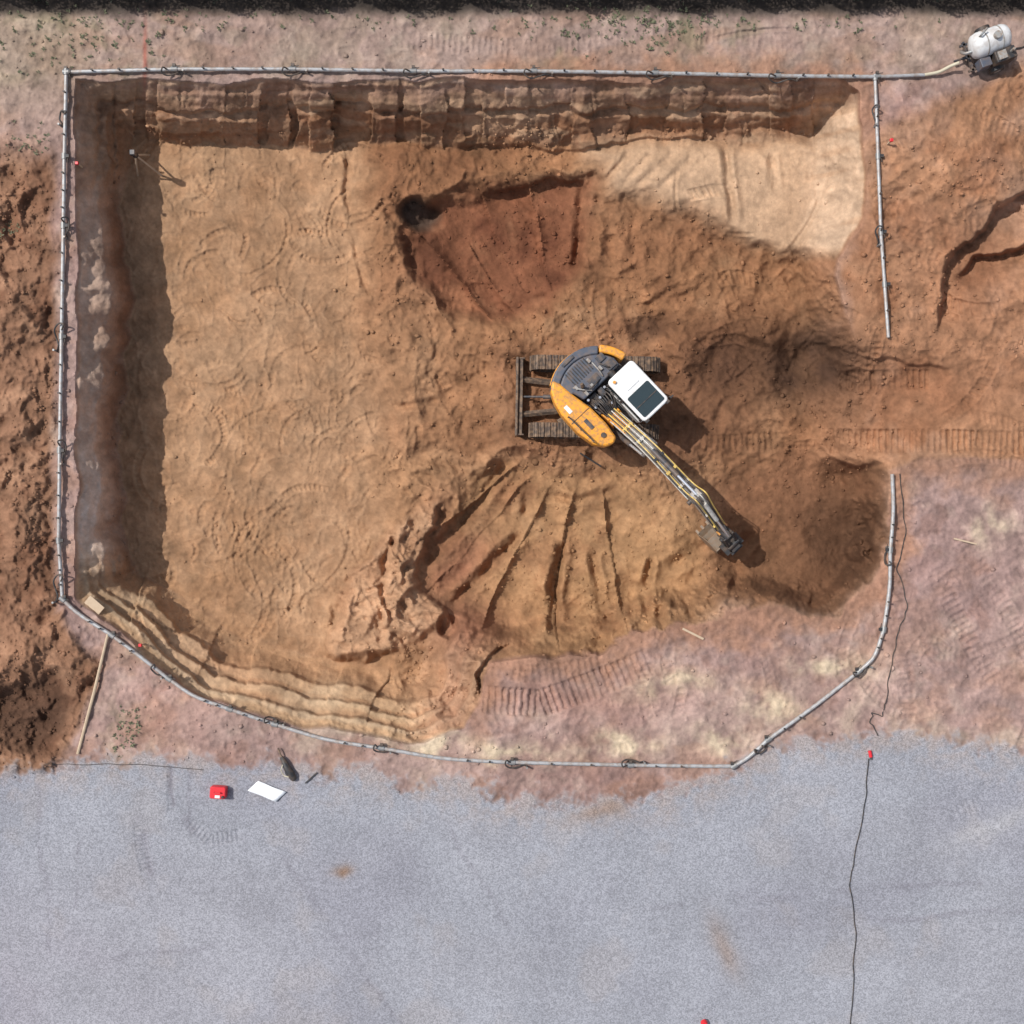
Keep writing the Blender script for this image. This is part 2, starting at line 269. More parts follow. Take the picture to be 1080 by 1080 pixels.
paint(np.clip(np.clip(blob(850,384,54,38)*1.5,0,1)*dk,0,1)*.95,(78,57,45)); paint(np.clip(np.clip(blob(762,388,38,30)*1.4,0,1)*dk,0,1)*.85,(92,65,49)); paint(np.clip(mH5*.8*dk,0,1),(92,65,49)); paint(pitm*blob(722,448,36,36)*.6,(114,80,60)); paint(pitm*np.clip(blob(890,572,52,60)*1.2,0,1)*.8,(98,70,52)); paint(pitm*blob(815,610,46,26)*.5,(114,82,60)); paint(pitm*blob(880,430,60,22)*.4,(118,84,62))  # dark damp soil, with shade of the hollow, cab and arm painted in
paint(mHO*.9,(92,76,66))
for x,y,rx,ry in [(880,706,38,15),(395,775,44,10),(650,786,50,14),(540,796,36,9),(150,690,20,8),(812,745,28,20),(1045,560,18,18),(760,785,30,14),(460,786,40,8),(300,745,30,6),(700,725,50,10)]:
    paint(mud*np.clip(blob(x,y,rx,ry,0,1)*1.6*(.65+.7*n_m),0,1)*.85,(216,196,164))
paint(mud*blob(600,735,110,22)*.6,(166,124,108)); paint(mud*blob(1000,610,70,80)*.3,(158,126,122)); paint(mud*sst(-34,-4,sp+n_m*12)*.75*sst(480,520,X),(166,122,96))
paint(mud*blob(180,745,60,40)*.3,(166,122,106)); paint(blob(153,60,2.2,34,0,.1)*.55,(190,90,72))
gv=fbm(X,Y,150,4,111)
paint(mG,(162,163,170)); paint(mG*sst(500,100,X)*sst(850,1050,Y)*.6,(166,160,167)); paint(mG*sst(0,.7,gv)*.6,(171,171,177)); paint(mG*sst(0,.8,-gv)*.6,(151,150,159)); paint(mG*sst(0,.7,fbm(X*.4,Y,60,4,112))*.35,(154,153,159))
paint(mG*(1-mGs)*sst(-.4,.5,n_m)*.8,(172,155,146)); paint(mG*sst(.35,.7,fbm(X,Y,60,4,113))*.3,(168,160,158))
for x,y,rx,ry,r,k in [(360,917,10,6,-30,.8),(635,852,32,8,-15,.5),(765,1000,10,30,-20,.4),(1050,870,60,12,-25,.5)]: paint(mG*np.clip(blob(x,y,rx,ry,r),0,1)*k,(150,116,92) if x<1000 else (184,182,182))
for pts,wd_,k in [([(85,880),(80,960)],2,.4),([(200,812),(196,866)],2,.3),([(180,810),(180,850)],2.5,.6),([(146,866),(150,900),(156,922)],6,.45),([(196,866),(222,885),(256,880)],7,.4),([(850,945),(1085,925)],3,.35),([(840,975),(1085,960)],3,.35),([(40,830),(52,1000)],3,.3),([(300,900),(420,1085)],3,.25),([(470,870),(600,1085)],3,.25),([(620,960),(900,940)],3,.25),([(120,1010),(400,985)],3,.25)]:
    d,s,_,L=sdline(pts); paint(mG*np.exp(-(samp(d,X+.5*w1x,Y+.5*w1y)/wd_)**2)*k*sst(-.5,.3,n_l+.5*n_m),(128,124,132))
amp=(1-mG)
C=C*(1+.08*n_s*amp+.09*n_m*amp+.05*n_l*amp+.015*n_m)[...,None]
C=np.clip(C,.02,1)
LIN=np.where(C<=.04045,C/12.92,((C+.055)/1.055)**2.4)
lum=LIN@np.array([.25,.6,.15],np.float32)
LIN=(LIN*.95+lum[...,None]*.05)*.73
# ------------------------------------------------------------ build the ground meshes
K=S*(HC-Z)/HC
VX=(X-540)*K; VY=(540-Y)*K
V=np.stack([VX,VY,Z],-1).reshape(-1,3).astype(np.float32)
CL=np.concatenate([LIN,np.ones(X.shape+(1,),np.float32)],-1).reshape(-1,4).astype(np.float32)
n=len(ax1)
idx=np.arange(n*n).reshape(n,n)
quads=np.stack([idx[:-1,:-1],idx[:-1,1:],idx[1:,1:],idx[1:,:-1]],-1)
fc=lambda A:(A[:-1,:-1]+A[1:,1:])*.5
reg_g=fc(mG)>.5; reg_p=(fc(sp)>0)&~reg_g
def mat_ground(name,kind):
    m=bpy.data.materials.new(name); m.use_nodes=True; nt=m.node_tree; N=nt.nodes; L=nt.links
    bs=N['Principled BSDF']; bs.inputs['Roughness'].default_value=.97; bs.inputs['Specular IOR Level'].default_value=.08
    at=N.new('ShaderNodeVertexColor'); at.layer_name='Col'
    tc=N.new('ShaderNodeTexCoord')
    def noise(sca,det=4,rough=.6):
        q=N.new('ShaderNodeTexNoise'); q.inputs['Scale'].default_value=sca; q.inputs['Detail'].default_value=det; q.inputs['Roughness'].default_value=rough; L.new(tc.outputs['Object'],q.inputs['Vector']); return q
    def ramp(src,a,b,lo,hi):
        r=N.new('ShaderNodeMapRange'); r.inputs['From Min'].default_value=a; r.inputs['From Max'].default_value=b; r.inputs['To Min'].default_value=lo; r.inputs['To Max'].default_value=hi; L.new(src,r.inputs['Value']); return r
    def mul(x,y):
        q=N.new('ShaderNodeVectorMath'); q.operation='MULTIPLY'; L.new(x,q.inputs[0]); L.new(y,q.inputs[1]); return q.outputs[0]
    if kind=='gravel':
        vo=N.new('ShaderNodeTexVoronoi'); vo.inputs['Scale'].default_value=26; L.new(tc.outputs['Object'],vo.inputs['Vector'])
        sep=N.new('ShaderNodeSeparateColor'); L.new(vo.outputs['Color'],sep.inputs[0])
        r1=ramp(sep.outputs[0],0,1,.74,1.26); n1=noise(60,2); r2=ramp(n1.outputs['Fac'],.3,.7,.94,1.06); n2=noise(.35,6); r3=ramp(n2.outputs['Fac'],.3,.7,.92,1.08); n4=noise(4,5,.7); r4=ramp(n4.outputs['Fac'],.3,.7,.95,1.05)
        o=mul(mul(mul(mul(at.outputs['Color'],r1.outputs[0]),r2.outputs[0]),r3.outputs[0]),r4.outputs[0]); L.new(o,bs.inputs['Base Color'])
        b=N.new('ShaderNodeBump'); b.inputs['Strength'].default_value=.25; b.inputs['Distance'].default_value=.02; L.new(sep.outputs[0],b.inputs['Height']); L.new(b.outputs[0],bs.inputs['Normal'])
    else:
        n1=noise(9,6,.7); n2=noise(1.6,6,.6); r1=ramp(n1.outputs['Fac'],.25,.75,.84,1.16); r2=ramp(n2.outputs['Fac'],.25,.75,.90,1.10)
        L.new(mul(mul(at.outputs['Color'],r1.outputs[0]),r2.outputs[0]),bs.inputs['Base Color'])
        n3=noise(14,5,.75); b=N.new('ShaderNodeBump'); b.inputs['Strength'].default_value=.55; b.inputs['Distance'].default_value=.05; L.new(n3.outputs['Fac'],b.inputs['Height']); L.new(b.outputs[0],bs.inputs['Normal'])
    return m
MSOIL=mat_ground('soil','soil'); MGRAV=mat_ground('gravel','gravel')
def ground_obj(name,q,mat):
    q=q.reshape(-1,4); u,inv=np.unique(q,return_inverse=True); inv=inv.reshape(-1)
    me=bpy.data.meshes.new(name); me.vertices.add(len(u)); me.vertices.foreach_set('co',V[u].ravel())
    me.loops.add(len(inv)); me.loops.foreach_set('vertex_index',inv.astype(np.int32))
    me.polygons.add(len(q)); me.polygons.foreach_set('loop_start',(np.arange(len(q))*4).astype(np.int32)); me.polygons.foreach_set('loop_total',np.full(len(q),4,np.int32))
    me.update(calc_edges=True); me.shade_smooth()
    a=me.color_attributes.new('Col','FLOAT_COLOR','POINT'); a.data.foreach_set('color',CL[u].ravel())
    me.materials.append(mat); o=bpy.data.objects.new(name,me); COL.objects.link(o); o['kind']='structure'; return o
o=ground_obj('gravel_yard',quads[reg_g],MGRAV); o['label']='grey compacted gravel yard across the bottom of the picture'
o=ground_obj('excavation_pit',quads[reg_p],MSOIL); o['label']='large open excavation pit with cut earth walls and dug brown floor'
o=ground_obj('ground',quads[~reg_g&~reg_p],MSOIL); o['label']='bare pinkish and brown earth around the pit'
def ZT(px,py):
    i=np.clip(np.searchsorted(ax1,px)-1,0,n-2); j=np.clip(np.searchsorted(ax1,py)-1,0,n-2)
    return Z[i,j]
def PG(px,py,h=0.0):
    return P(px,py,float(ZT(px,py))+h)
# ------------------------------------------------------------ small materials
def mat(name,col,rough=.5,metal=0,var=.15,dirt=0.0,dscale=3):
    m=bpy.data.materials.new(name); m.use_nodes=True; nt=m.node_tree; N=nt.nodes; L=nt.links; bs=N['Principled BSDF']
    bs.inputs['Roughness'].default_value=rough; bs.inputs['Metallic'].default_value=metal
    tc=N.new('ShaderNodeTexCoord'); q=N.new('ShaderNodeTexNoise'); q.inputs['Scale'].default_value=dscale; q.inputs['Detail'].default_value=6; L.new(tc.outputs['Object'],q.inputs['Vector'])
    mx=N.new('ShaderNodeMix'); mx.data_type='RGBA'; mx.inputs[6].default_value=(*[x*(1-var) for x in col],1); mx.inputs[7].default_value=(*[min(1,x*(1+var)) for x in col],1); L.new(q.outputs['Fac'],mx.inputs[0])
    out=mx.outputs[2]
    if dirt>0:
        q2=N.new('ShaderNodeTexNoise'); q2.inputs['Scale'].default_value=dscale*1.7; q2.inputs['Detail'].default_value=8; L.new(tc.outputs['Object'],q2.inputs['Vector'])
        r=N.new('ShaderNodeMapRange'); r.inputs['From Min'].default_value=.42; r.inputs['From Max'].default_value=.64; r.inputs['To Max'].default_value=dirt; L.new(q2.outputs['Fac'],r.inputs['Value'])
        m2=N.new('ShaderNodeMix'); m2.data_type='RGBA'; L.new(r.outputs[0],m2.inputs[0]); L.new(out,m2.inputs[6]); m2.inputs[7].default_value=(.24,.155,.095,1); out=m2.outputs[2]
    L.new(out,bs.inputs['Base Color']); return m
M=dict(orange=mat('orange paint',(.80,.33,.03),.45,0,.08,.6,6),white=mat('white paint',(.76,.76,.74),.4,0,.04,.2),tankw=mat('dusty white tank paint',(.62,.62,.61),.5,0,.06,.35),dark=mat('charcoal paint',(.05,.052,.06),.45,0,.2,.5),
 slate=mat('slate cover',(.075,.088,.115),.45,0,.2,.35),black=mat('black rubber',(.025,.025,.027),.6,0,.2,.3),steel=mat('muddy track steel',(.085,.06,.045),.7,.1,.3,.9,4),
 chrome=mat('chrome rod',(.75,.76,.78),.25,.8,.03),glass=mat('tinted glass',(.03,.045,.05),.08,0,.1),pipe=mat('galvanised pipe',(.38,.38,.38),.5,.2,.15,.5,4),
 coup=mat('coupling metal',(.26,.27,.27),.5,.4,.15,.5),hose=mat('black hose',(.035,.033,.033),.55,0,.2,.3),tanh=mat('beige hose',(.50,.45,.33),.6,0,.15,.2),
 grey=mat('boom grey paint',(.30,.29,.27),.45,0,.2,.7,6),yellow=mat('yellow hose',(.66,.46,.12),.5,0,.2,.4),pale=mat('pale bracket',(.55,.53,.48),.5,0,.1,.5,6),red=mat('red plastic',(.62,.02,.03),.4,0,.1),wood=mat('weathered timber',(.50,.38,.26),.8,0,.2,.2),
 sheet=mat('white sheet',(.82,.83,.84),.5,0,.03),buck=mat('muddy bucket steel',(.22,.17,.125),.6,.15,.3,.95,5),leaf=mat('dark leaves',(.03,.036,.022),.7,0,.5),grass=mat('weed green',(.13,.135,.075),.8,0,.4))
# ------------------------------------------------------------ mesh helper (world coordinates in, stored about the thing's origin)
class MB:
    def __init__(s,M=None): s.v=[]; s.f=[]; s.M=M or Matrix.Identity(4)
    def add(s,vs,fs):
        b=len(s.v); s.v+= [s.M@Vector(p) for p in vs]; s.f+=[[b+i for i in f] for f in fs]; return s
    def box(s,c,d,R=None):
        R=R or Matrix.Identity(3); vs=[]
        for i in (-1,1):
            for j in (-1,1):
                for k in (-1,1): vs.append(Vector(c)+R@Vector((i*d[0]/2,j*d[1]/2,k*d[2]/2)))
        return s.add(vs,[(0,1,3,2),(4,6,7,5),(0,4,5,1),(2,3,7,6),(0,2,6,4),(1,5,7,3)])
    def tube(s,pts,r,seg=10,smooth=0,caps=True):
        pts=[Vector(p) for p in pts]
        if smooth and len(pts)>2:
            q=[]; pp=[2*pts[0]-pts[1]]+pts+[2*pts[-1]-pts[-2]]
            for i in range(1,len(pp)-2):
                for k in range(smooth):
                    t=k/smooth; a,b,c_,d=pp[i-1],pp[i],pp[i+1],pp[i+2]
                    q.append(.5*((2*b)+(c_-a)*t+(2*a-5*b+4*c_-d)*t*t+(3*b-a-3*c_+d)*t**3))
            q.append(pts[-1]); pts=q
        n=len(pts); rs=r if isinstance(r,(list,tuple)) else [r]*n; vs=[];fs=[]
        up=None
        for i in range(n):
            T=(pts[min(i+1,n-1)]-pts[max(i-1,0)]).normalized()
            if up is None: up=Vector((0,0,1)) if abs(T.z)<.9 else Vector((1,0,0))
            A=T.cross(up).normalized(); Bv=A.cross(T).normalized(); up=Bv
            for k in range(seg):
                a=2*math.pi*k/seg; vs.append(pts[i]+A*(math.cos(a)*rs[i])+Bv*(math.sin(a)*rs[i]))
        for i in range(n-1):
            for k in range(seg): fs.append((i*seg+k,i*seg+(k+1)%seg,(i+1)*seg+(k+1)%seg,(i+1)*seg+k))
        if caps: fs.append(tuple(range(seg))[::-1]); fs.append(tuple((n-1)*seg+k for k in range(seg)))
        return s.add(vs,fs)
    def prism(s,poly,z0,z1,plane='xy',):
        n=len(poly)
        if plane=='xy': vs=[(x,y,z0) for x,y in poly]+[(x,y,z1) for x,y in poly]
        else: vs=[(x,z0,y) for x,y in poly]+[(x,z1,y) for x,y in poly]
        return s.add(vs,[tuple(range(n))[::-1],tuple(range(n,2*n))]+[(i,(i+1)%n,n+(i+1)%n,n+i) for i in range(n)])
    def build(s,name,mt,parent=None,org=None,bevel=0,smooth=False,label=None):
        if org is None: org=sum(s.v,Vector())/len(s.v)
        me=bpy.data.meshes.new(name); me.from_pydata([v-org for v in s.v],[],s.f)
        import bmesh
        bm=bmesh.new(); bm.from_mesh(me); bmesh.ops.recalc_face_normals(bm,faces=bm.faces); bm.to_mesh(me); bm.free()
        me.materials.append(mt); o=bpy.data.objects.new(name,me); COL.objects.link(o)
        if parent: o.parent=parent
        else: o.location=org
        if smooth:
            me.shade_smooth(); 
            try: me.set_sharp_from_angle(angle=math.radians(40))
            except Exception: pass
        if bevel:
            b=o.modifiers.new('bevel','BEVEL'); b.width=bevel; b.segments=2; b.limit_method='ANGLE'
        if label: o['label']=label
        return o
def thing(name,label,cat,loc,group=None):
    o=bpy.data.objects.new(name,None); COL.objects.link(o); o.location=loc; o.empty_display_size=.3; o['label']=label; o['category']=cat
    if group: o['group']=group
    return o
def tag(o,label,cat,group=None,kind=None):
    o['label']=label; o['category']=cat
    if group:o['group']=group
    if kind:o['kind']=kind
    return o
# ------------------------------------------------------------ EXCAVATOR
gz=float(np.median([ZT(x,y) for x in range(560,700,8) for y in range(385,465,8)]))-.03
O=P(626,421,gz); 
ex=thing('excavator','orange and white tracked excavator with dozer blade digging in the middle of the pit','excavator',O)
MU=Matrix.Translation(O)@Matrix.Rotation(math.radians(-1.0),4,'Z')
UP=Matrix.Translation(O)@Matrix.Rotation(math.radians(-46.5),4,'Z')
for sy in (-1,1):
    m=MB(MU); L2=1.83; r=.40; per=4*L2+2*math.pi*r; N_=46
    for k in range(N_):
        d=per*k/N_
        if d<2*L2: x,z,a=-L2+d,2*r,0
        elif d<2*L2+math.pi*r: q=(d-2*L2)/r; x,z,a=L2+r*math.sin(q),r+r*math.cos(q),q
        elif d<4*L2+math.pi*r: x,z,a=L2-(d-2*L2-math.pi*r),0,math.pi
        else: q=(d-4*L2-math.pi*r)/r; x,z,a=-L2-r*math.sin(q),r-r*math.cos(q),math.pi+q
        R=Matrix.Rotation(a,3,'Y'); c0=Vector((x,sy*1.17,z+.03))
        m.box(c0,(.20,.5,.035),R)
        m.box(c0+R@Vector((.05,0,.035)),(.03,.5,.045),R); m.box(c0+R@Vector((-.06,0,.03)),(.02,.5,.03),R)
    tr=m.build('track',M['steel'],ex,O)
    f=MB(MU).box((0,sy*1.17,.43),(3.5,.26,.36)); 
    for k in range(2): f.box((-.6+1.2*k,sy*1.17,.70),(.16,.12,.14))
    f.build('track_frame',M['dark'],tr,O,.02)
    for nm,x in (('sprocket',1.83),('idler_wheel',-1.83)):
        w=MB(MU).tube([(x,sy*1.17-.14,.43),(x,sy*1.17+.14,.43)],.33,20)
        if nm=='sprocket': w.tube([(x,sy*1.17-.2,.43),(x,sy*1.17+.2,.43)],.16,16)
        w.build(nm,M['dark'],tr,O,0,True)
m=MB(MU).box((0,0,.62),(1.5,1.9,.28)).tube([(0,0,.7),(0,0,1.0)],.62,28); 
for a in (-1,1):
    for b in (-1,1): m.box((a*.8,b*.7,.55),(1.0,.3,.26),Matrix.Rotation(a*b*.5,3,'Z'))
m.build('chassis',M['steel'],ex,O,.02)
prof_=[(-2.78,.02),(-2.70,.02),(-2.60,.25),(-2.60,.45),(-2.68,.66),(-2.76,.66),(-2.70,.45),(-2.70,.25)]
bl=MB(MU).prism(prof_,-1.36,1.36,'xz').build('dozer_blade',M['steel'],ex,O,.01)
MB(MU).box((-2.56,-1.33,.34),(.2,.04,.5)).box((-2.56,1.33,.34),(.2,.04,.5)).box((-2.57,0,.52),(.1,2.64,.06)).build('blade_rib',M['steel'],bl,O)
for sy in (-1,1):
    MB(MU).tube([(-.7,sy*.42,.5),(-2.6,sy*.62,.34)],.11,4).build('blade_arm',M['steel'],ex,O,.01)
MB(MU).tube([(-.7,0,.6),(-1.8,0,.5)],.08,12).tube([(-1.8,0,.5),(-2.6,0,.42)],.04,10).build('blade_cylinder',M['dark'],ex,O,0,True)
def arc(r,a0,a1,n,cx=0): return [(cx+r*math.cos(math.radians(a0+(a1-a0)*i/n)),r*math.sin(math.radians(a0+(a1-a0)*i/n))) for i in range(n+1)]
deck=[(1.5,-1.0),(1.5,1.3)]+[(.3,1.36)]+arc(1.5,118,242,16)+[(.6,-1.36)]
MB(UP).prism(deck,.98,1.2).build('deck',M['dark'],ex,O,.02)
cwo=MB(UP).prism(arc(1.60,136,222,18)+arc(1.30,222,136,18),1.0,1.96).build('counterweight',M['slate'],ex,O,.05,True)
MB(UP).prism(arc(1.63,100,135,10)+arc(1.36,135,100,10),1.0,1.99).build('rear_corner',M['orange'],cwo,O,.05,True)
MB(UP).prism(arc(1.635,140,216,18)+arc(1.605,216,140,18),1.05,1.60).build('counterweight_band',M['orange'],cwo,O,0,True)
MB(UP).box((-1.47,0,1.99),(.10,.5,.05)).build('lifting_lug',M['dark'],cwo,O,.01)
hood=arc(1.29,112,240,14)+[(-.55,-.62),(-.15,-.5),(-.15,.5),(-.2,1.18)]
hd_=MB(UP).prism(hood,1.2,2.05).build('engine_hood',M['slate'],ex,O,.05,True)
g=MB(UP)
for k in range(9): g.box((-.95,-.38+.1*k,2.065),(.5,.035,.03))
g.build('grille',M['black'],hd_,O)
for x,y,a,b in ((-.42,.95,.30,.34),(-.42,.2,.26,.4),(-.8,.86,.24,.3)): MB(UP).box((x,y,2.08),(a,b,.06)).build('hood_panel',M['dark'],hd_,O,.01)
for k,(x0,y0,x1,y1) in enumerate([(-.9,.55,-.3,.5),(-.35,-.35,-.3,.35),(-.7,-.5,-.2,-.1),(-.3,.9,-.7,.7)]):
    MB(UP).tube([(x0,y0,2.05),((x0+x1)/2+.05,(y0+y1)/2,2.17),(x1,y1,2.08)],.026,8,5).build('coolant_hose',M['hose' if k%2 else 'grey'],hd_,O,0,True)
for x,y in ((-.62,-.42),(-.3,.02),(-1.0,.5),(-.55,.62),(-.25,-.3)): MB(UP).box((x,y,2.1),(.16,.10,.08)).build('vent_cover',M['grey'],hd_,O,.01)
MB(UP).tube([(-.5,-.25,2.0),(-.5,-.25,2.38),(-.58,-.25,2.45)],.06,12).build('exhaust',M['steel'],ex,O,0,True)
MB(UP).tube([(-.25,.75,2.2),(.0,.75,2.2)],.12,14).build('air_filter',M['black'],ex,O,0,True)
side=[(-1.36,-.84),(-1.12,-1.12),(-.75,-1.30),(-.3,-1.40),(.5,-1.42),(1.15,-1.30),(1.48,-1.05),(1.60,-.78),(1.5,-.58),(.9,-.50),(.2,-.52),(-.55,-.66),(-1.1,-.72)]
sd_=MB(UP).prism(side,1.2,2.09).build('side_cover',M['orange'],ex,O,.07,True)
MB(UP).box((.55,-.95,2.1),(.40,.14,.03)).build('hatch',M['dark'],sd_,O,.01)
MB(UP).box((-.28,-1.12,2.095),(.30,.14,.02)).build('sticker',M['white'],sd_,O)
MB(UP).box((.15,-.98,2.095),(.02,.8,.02)).build('panel_gap',M['black'],sd_,O)
MB(UP).tube([(1.15,-.85,2.06),(1.15,-.85,2.14)],.09,14).build('filler_cap',M['black'],sd_,O)
MB(UP).tube([(-.1,-1.3,2.05),(-.1,-1.3,2.35),(1.1,-1.25,2.35),(1.1,-1.25,2.05)],.022,8).tube([(.5,-1.28,2.05),(.5,-1.28,2.35)],.02,8).build('handrail',M['black'],ex,O,0,True)
m=MB(UP)
for x,y,a,b,h in [(.1,-.2,.4,.4,1.75),(.45,-.3,.25,.25,1.6),(.05,.15,.3,.2,1.9),(.75,.2,.3,.16,1.5),(.4,.05,.25,.3,1.65)]: m.box((x,y,(1.2+h)/2),(a,b,h-1.2))
m.build('valve_block',M['dark'],ex,O,.02)
m=MB(UP)
for k in range(9):
    y=-.35+.08*k; m.tube([(.0,y,1.8),(.35,y+.03*math.sin(k),2.0+.03*(k%3)),(.8,-.3+.05*k,1.9)],.025,6,5)
m.build('hydraulic_hose',M['hose'],ex,O,0,True)
for k,(x,y) in enumerate([(.15,-.05),(.3,-.38),(.55,.1),(.0,.3),(-.05,-.4)]): MB(UP).tube([(x,y,1.6),(x,y,1.98)],.045,10).build('fitting',M['chrome'],ex,O,0,True)
def rr(x0,x1,y0,y1,r,n=4):
    o=[]
    for cx,cy,a in ((x1-r,y1-r,0),(x0+r,y1-r,90),(x0+r,y0+r,180),(x1-r,y0+r,270)):
        for i in range(n+1): t=math.radians(a+90*i/n); o.append((cx+r*math.cos(t),cy+r*math.sin(t)))
    return o
cab=MB(UP).prism(rr(.0,1.72,.36,1.40,.12),1.2,1.75).build('cab',M['white'],ex,O,.03,True)
MB(UP).prism(rr(.03,1.69,.39,1.37,.1),1.75,2.78).build('cab_window',M['glass'],cab,O,0,True)
for x,y in ((.07,.43),(.07,1.33),(.75,.40),(.75,1.36),(1.64,.43),(1.64,1.33)): MB(UP).box((x,y,2.27),(.09,.09,1.06)).build('cab_post',M['dark'],cab,O,.01)
rf=MB(UP).prism(rr(-.03,1.78,.32,1.44,.14),2.78,2.92).build('cab_roof',M['white'],cab,O,.04,True)
MB(UP).prism(rr(.82,1.66,.42,1.34,.06),2.915,2.945).build('roof_window',M['glass'],rf,O,.01)
MB(UP).box((1.27,.88,2.952),(.03,.86,.02)).build('window_bar',M['black'],rf,O)
MB(UP).box((.4,.88,2.93),(.5,.5,.03)).build('roof_panel',M['white'],rf,O,.01)
MB(UP).tube([(.14,.5,2.9),(.14,.5,3.0)],.05,12).build('beacon',M['orange'],rf,O,0,True)
for y in (.42,1.34): MB(UP).box((1.80,y,2.88),(.09,.14,.10)).build('work_light',M['black'],cab,O,.01)
MB(UP).tube([(1.6,1.4,2.3),(1.75,1.62,2.35),(1.78,1.62,2.1)],.018,6).box((1.78,1.64,2.2),(.05,.16,.3)).build('mirror',M['black'],cab,O)
for a,b in ((.5,2.2),(1.2,1.9)): MB(UP).tube([(a,1.45,1.3),(a,1.48,b)],.018,6).build('grab_rail',M['black'],cab,O)
yb=-.12
m=MB(UP)
for dy in (-.27,.21): m.prism([(.5,1.2),(1.25,1.2),(1.15,1.75),(.9,1.95),(.65,1.75)],yb+dy,yb+dy+.06,'xz')
m.build('boom_bracket',M['orange'],ex,O,.01)
bp=[(.78,1.48),(1.0,1.42),(1.9,1.95),(2.75,2.35),(3.4,2.46),(4.75,2.38),(4.85,2.50),(4.72,2.66),(3.3,2.88),(2.5,2.80),(1.6,2.36),(.80,1.80)]
bo=MB(UP).prism(bp,yb-.20,yb+.20,'xz').build('boom',M['grey'],ex,O,.02)
MB(UP).prism([(.90,1.75),(1.5,2.2),(1.62,2.385),(.80,1.815)],yb-.208,yb+.208,'xz').build('boom_foot',M['orange'],bo,O,.005)
for a,h in ((2.55,2.55),(4.72,2.50)): MB(UP).tube([(a,yb-.32,h),(a,yb+.32,h)],.08,12).build('pivot_pin',M['dark'],bo,O,0,True)
for dy in (-.29,.29):
    cy=MB(UP).tube([(1.35,yb+dy,1.35),(2.0,yb+dy,2.0)],.08,14).build('boom_cylinder',M['dark'],ex,O,0,True)
    MB(UP).tube([(2.0,yb+dy,2.0),(2.55,yb+dy,2.55)],.05,12).build('cylinder_rod',M['chrome'],cy,O,0,True)
cy=MB(UP).tube([(2.6,yb,2.95),(3.75,yb,3.14)],.09,14).build('stick_cylinder',M['dark'],ex,O,0,True)
MB(UP).tube([(3.75,yb,3.14),(4.62,yb,3.26)],.05,12).build('cylinder_rod',M['chrome'],cy,O,0,True)
stp=[(4.45,3.20),(4.70,3.32),(5.10,2.95),(6.66,1.40),(6.56,1.22),(6.40,1.26),(4.66,2.38)]
st=MB(UP).prism(stp,yb-.16,yb+.16,'xz').build('stick',M['grey'],ex,O,.02)
cy=MB(UP).tube([(5.0,yb,3.20),(5.75,yb,2.55)],.075,14).build('bucket_cylinder',M['pale'],ex,O,0,True)
MB(UP).tube([(5.75,yb,2.55),(6.5,yb,1.90)],.045,12).build('cylinder_rod',M['chrome'],cy,O,0,True)
for dy in (-.18,.18):
    MB(UP).tube([(6.5,yb+dy,1.90),(6.28,yb+dy,1.62)],.05,6).tube([(6.5,yb+dy,1.90),(6.90,yb+dy,1.30)],.05,6).build('linkage',M['black'],ex,O)
for k,(mt,yy) in enumerate([('hose',-.165),('yellow',-.11),('hose',-.04),('pale',.04),('hose',.11),('yellow',.16)]):
    MB(UP).tube([(.75,yb+yy,1.95),(1.55,yb+yy,2.44),(2.45,yb+yy*1.2,2.86),(3.3,yb+yy*1.3,2.93),(4.3,yb+yy*1.4,2.91),(4.75,yb+yy*1.5,3.42),(5.25,yb+yy*1.3,2.92),(6.1,yb+yy*1.1,2.05)],.022,7,6).build('boom_hose',M[mt],bo,O,0,True)
for k,(x,z) in enumerate([(1.5,2.40),(2.1,2.70),(2.9,2.93),(3.5,2.94),(4.1,2.86)]): MB(UP).box((x,yb,z),(.10,.42,.05)).build('hose_clamp',M[['yellow','pale','black'][k%3]],bo,O,.005)
for k,(x,z) in enumerate([(5.35,2.78),(5.85,2.28),(6.2,1.93)]): MB(UP).box((x,yb-.18,z),(.16,.06,.10)).build('pipe_bracket',M[['pale','yellow','orange'][k]],st,O,.005)
for dy in (-.225,.225):
    MB(UP).tube([(.9,yb+dy,1.80),(1.6,yb+dy,2.32),(2.5,yb+dy,2.72),(4.6,yb+dy,2.62)],.022,8,6).build('steel_line',M['pale'],bo,O,0,True)
cp=MB(UP).box((6.82,yb,1.12),(.66,.36,.26)).tube([(6.55,yb-.24,1.3),(6.55,yb+.24,1.3)],.09,12).tube([(6.92,yb-.24,1.3),(6.92,yb+.24,1.3)],.09,12).tube([(6.85,yb,1.0),(6.85,yb,.72)],.26,18).box((6.9,yb+.30,1.05),(.42,.16,.2)).box((6.9,yb-.30,1.05),(.42,.16,.2)).box((7.16,yb,1.0),(.12,.5,.2))
cp.build('quick_coupler',M['black'],ex,O,.01)
bx_=-.18
f_=lambda L_: [(a+bx_,b) for a,b in L_]
sh=f_([(6.98,.80),(7.10,.55),(7.08,.25),(6.90,.02),(6.62,-.10),(6.38,-.10),(6.16,.0)])
inn=f_([(6.16,.04),(6.38,-.05),(6.60,-.05),(6.85,.06),(7.02,.27),(7.04,.53),(6.93,.76)])
yk=yb-.10
bk=MB(UP).prism(sh+inn,yk-.42,yk+.42,'xz').box((6.72+bx_,yk,.74),(.45,.82,.05)).build('bucket',M['buck'],ex,O,.005)
for dy in (-.42,.39): MB(UP).prism(f_([(6.98,.80),(7.10,.55),(7.08,.25),(6.90,.02),(6.62,-.10),(6.16,.0),(6.30,.45),(6.5,.8)]),yk+dy,yk+dy+.03,'xz').build('bucket_side',M['buck'],bk,O)
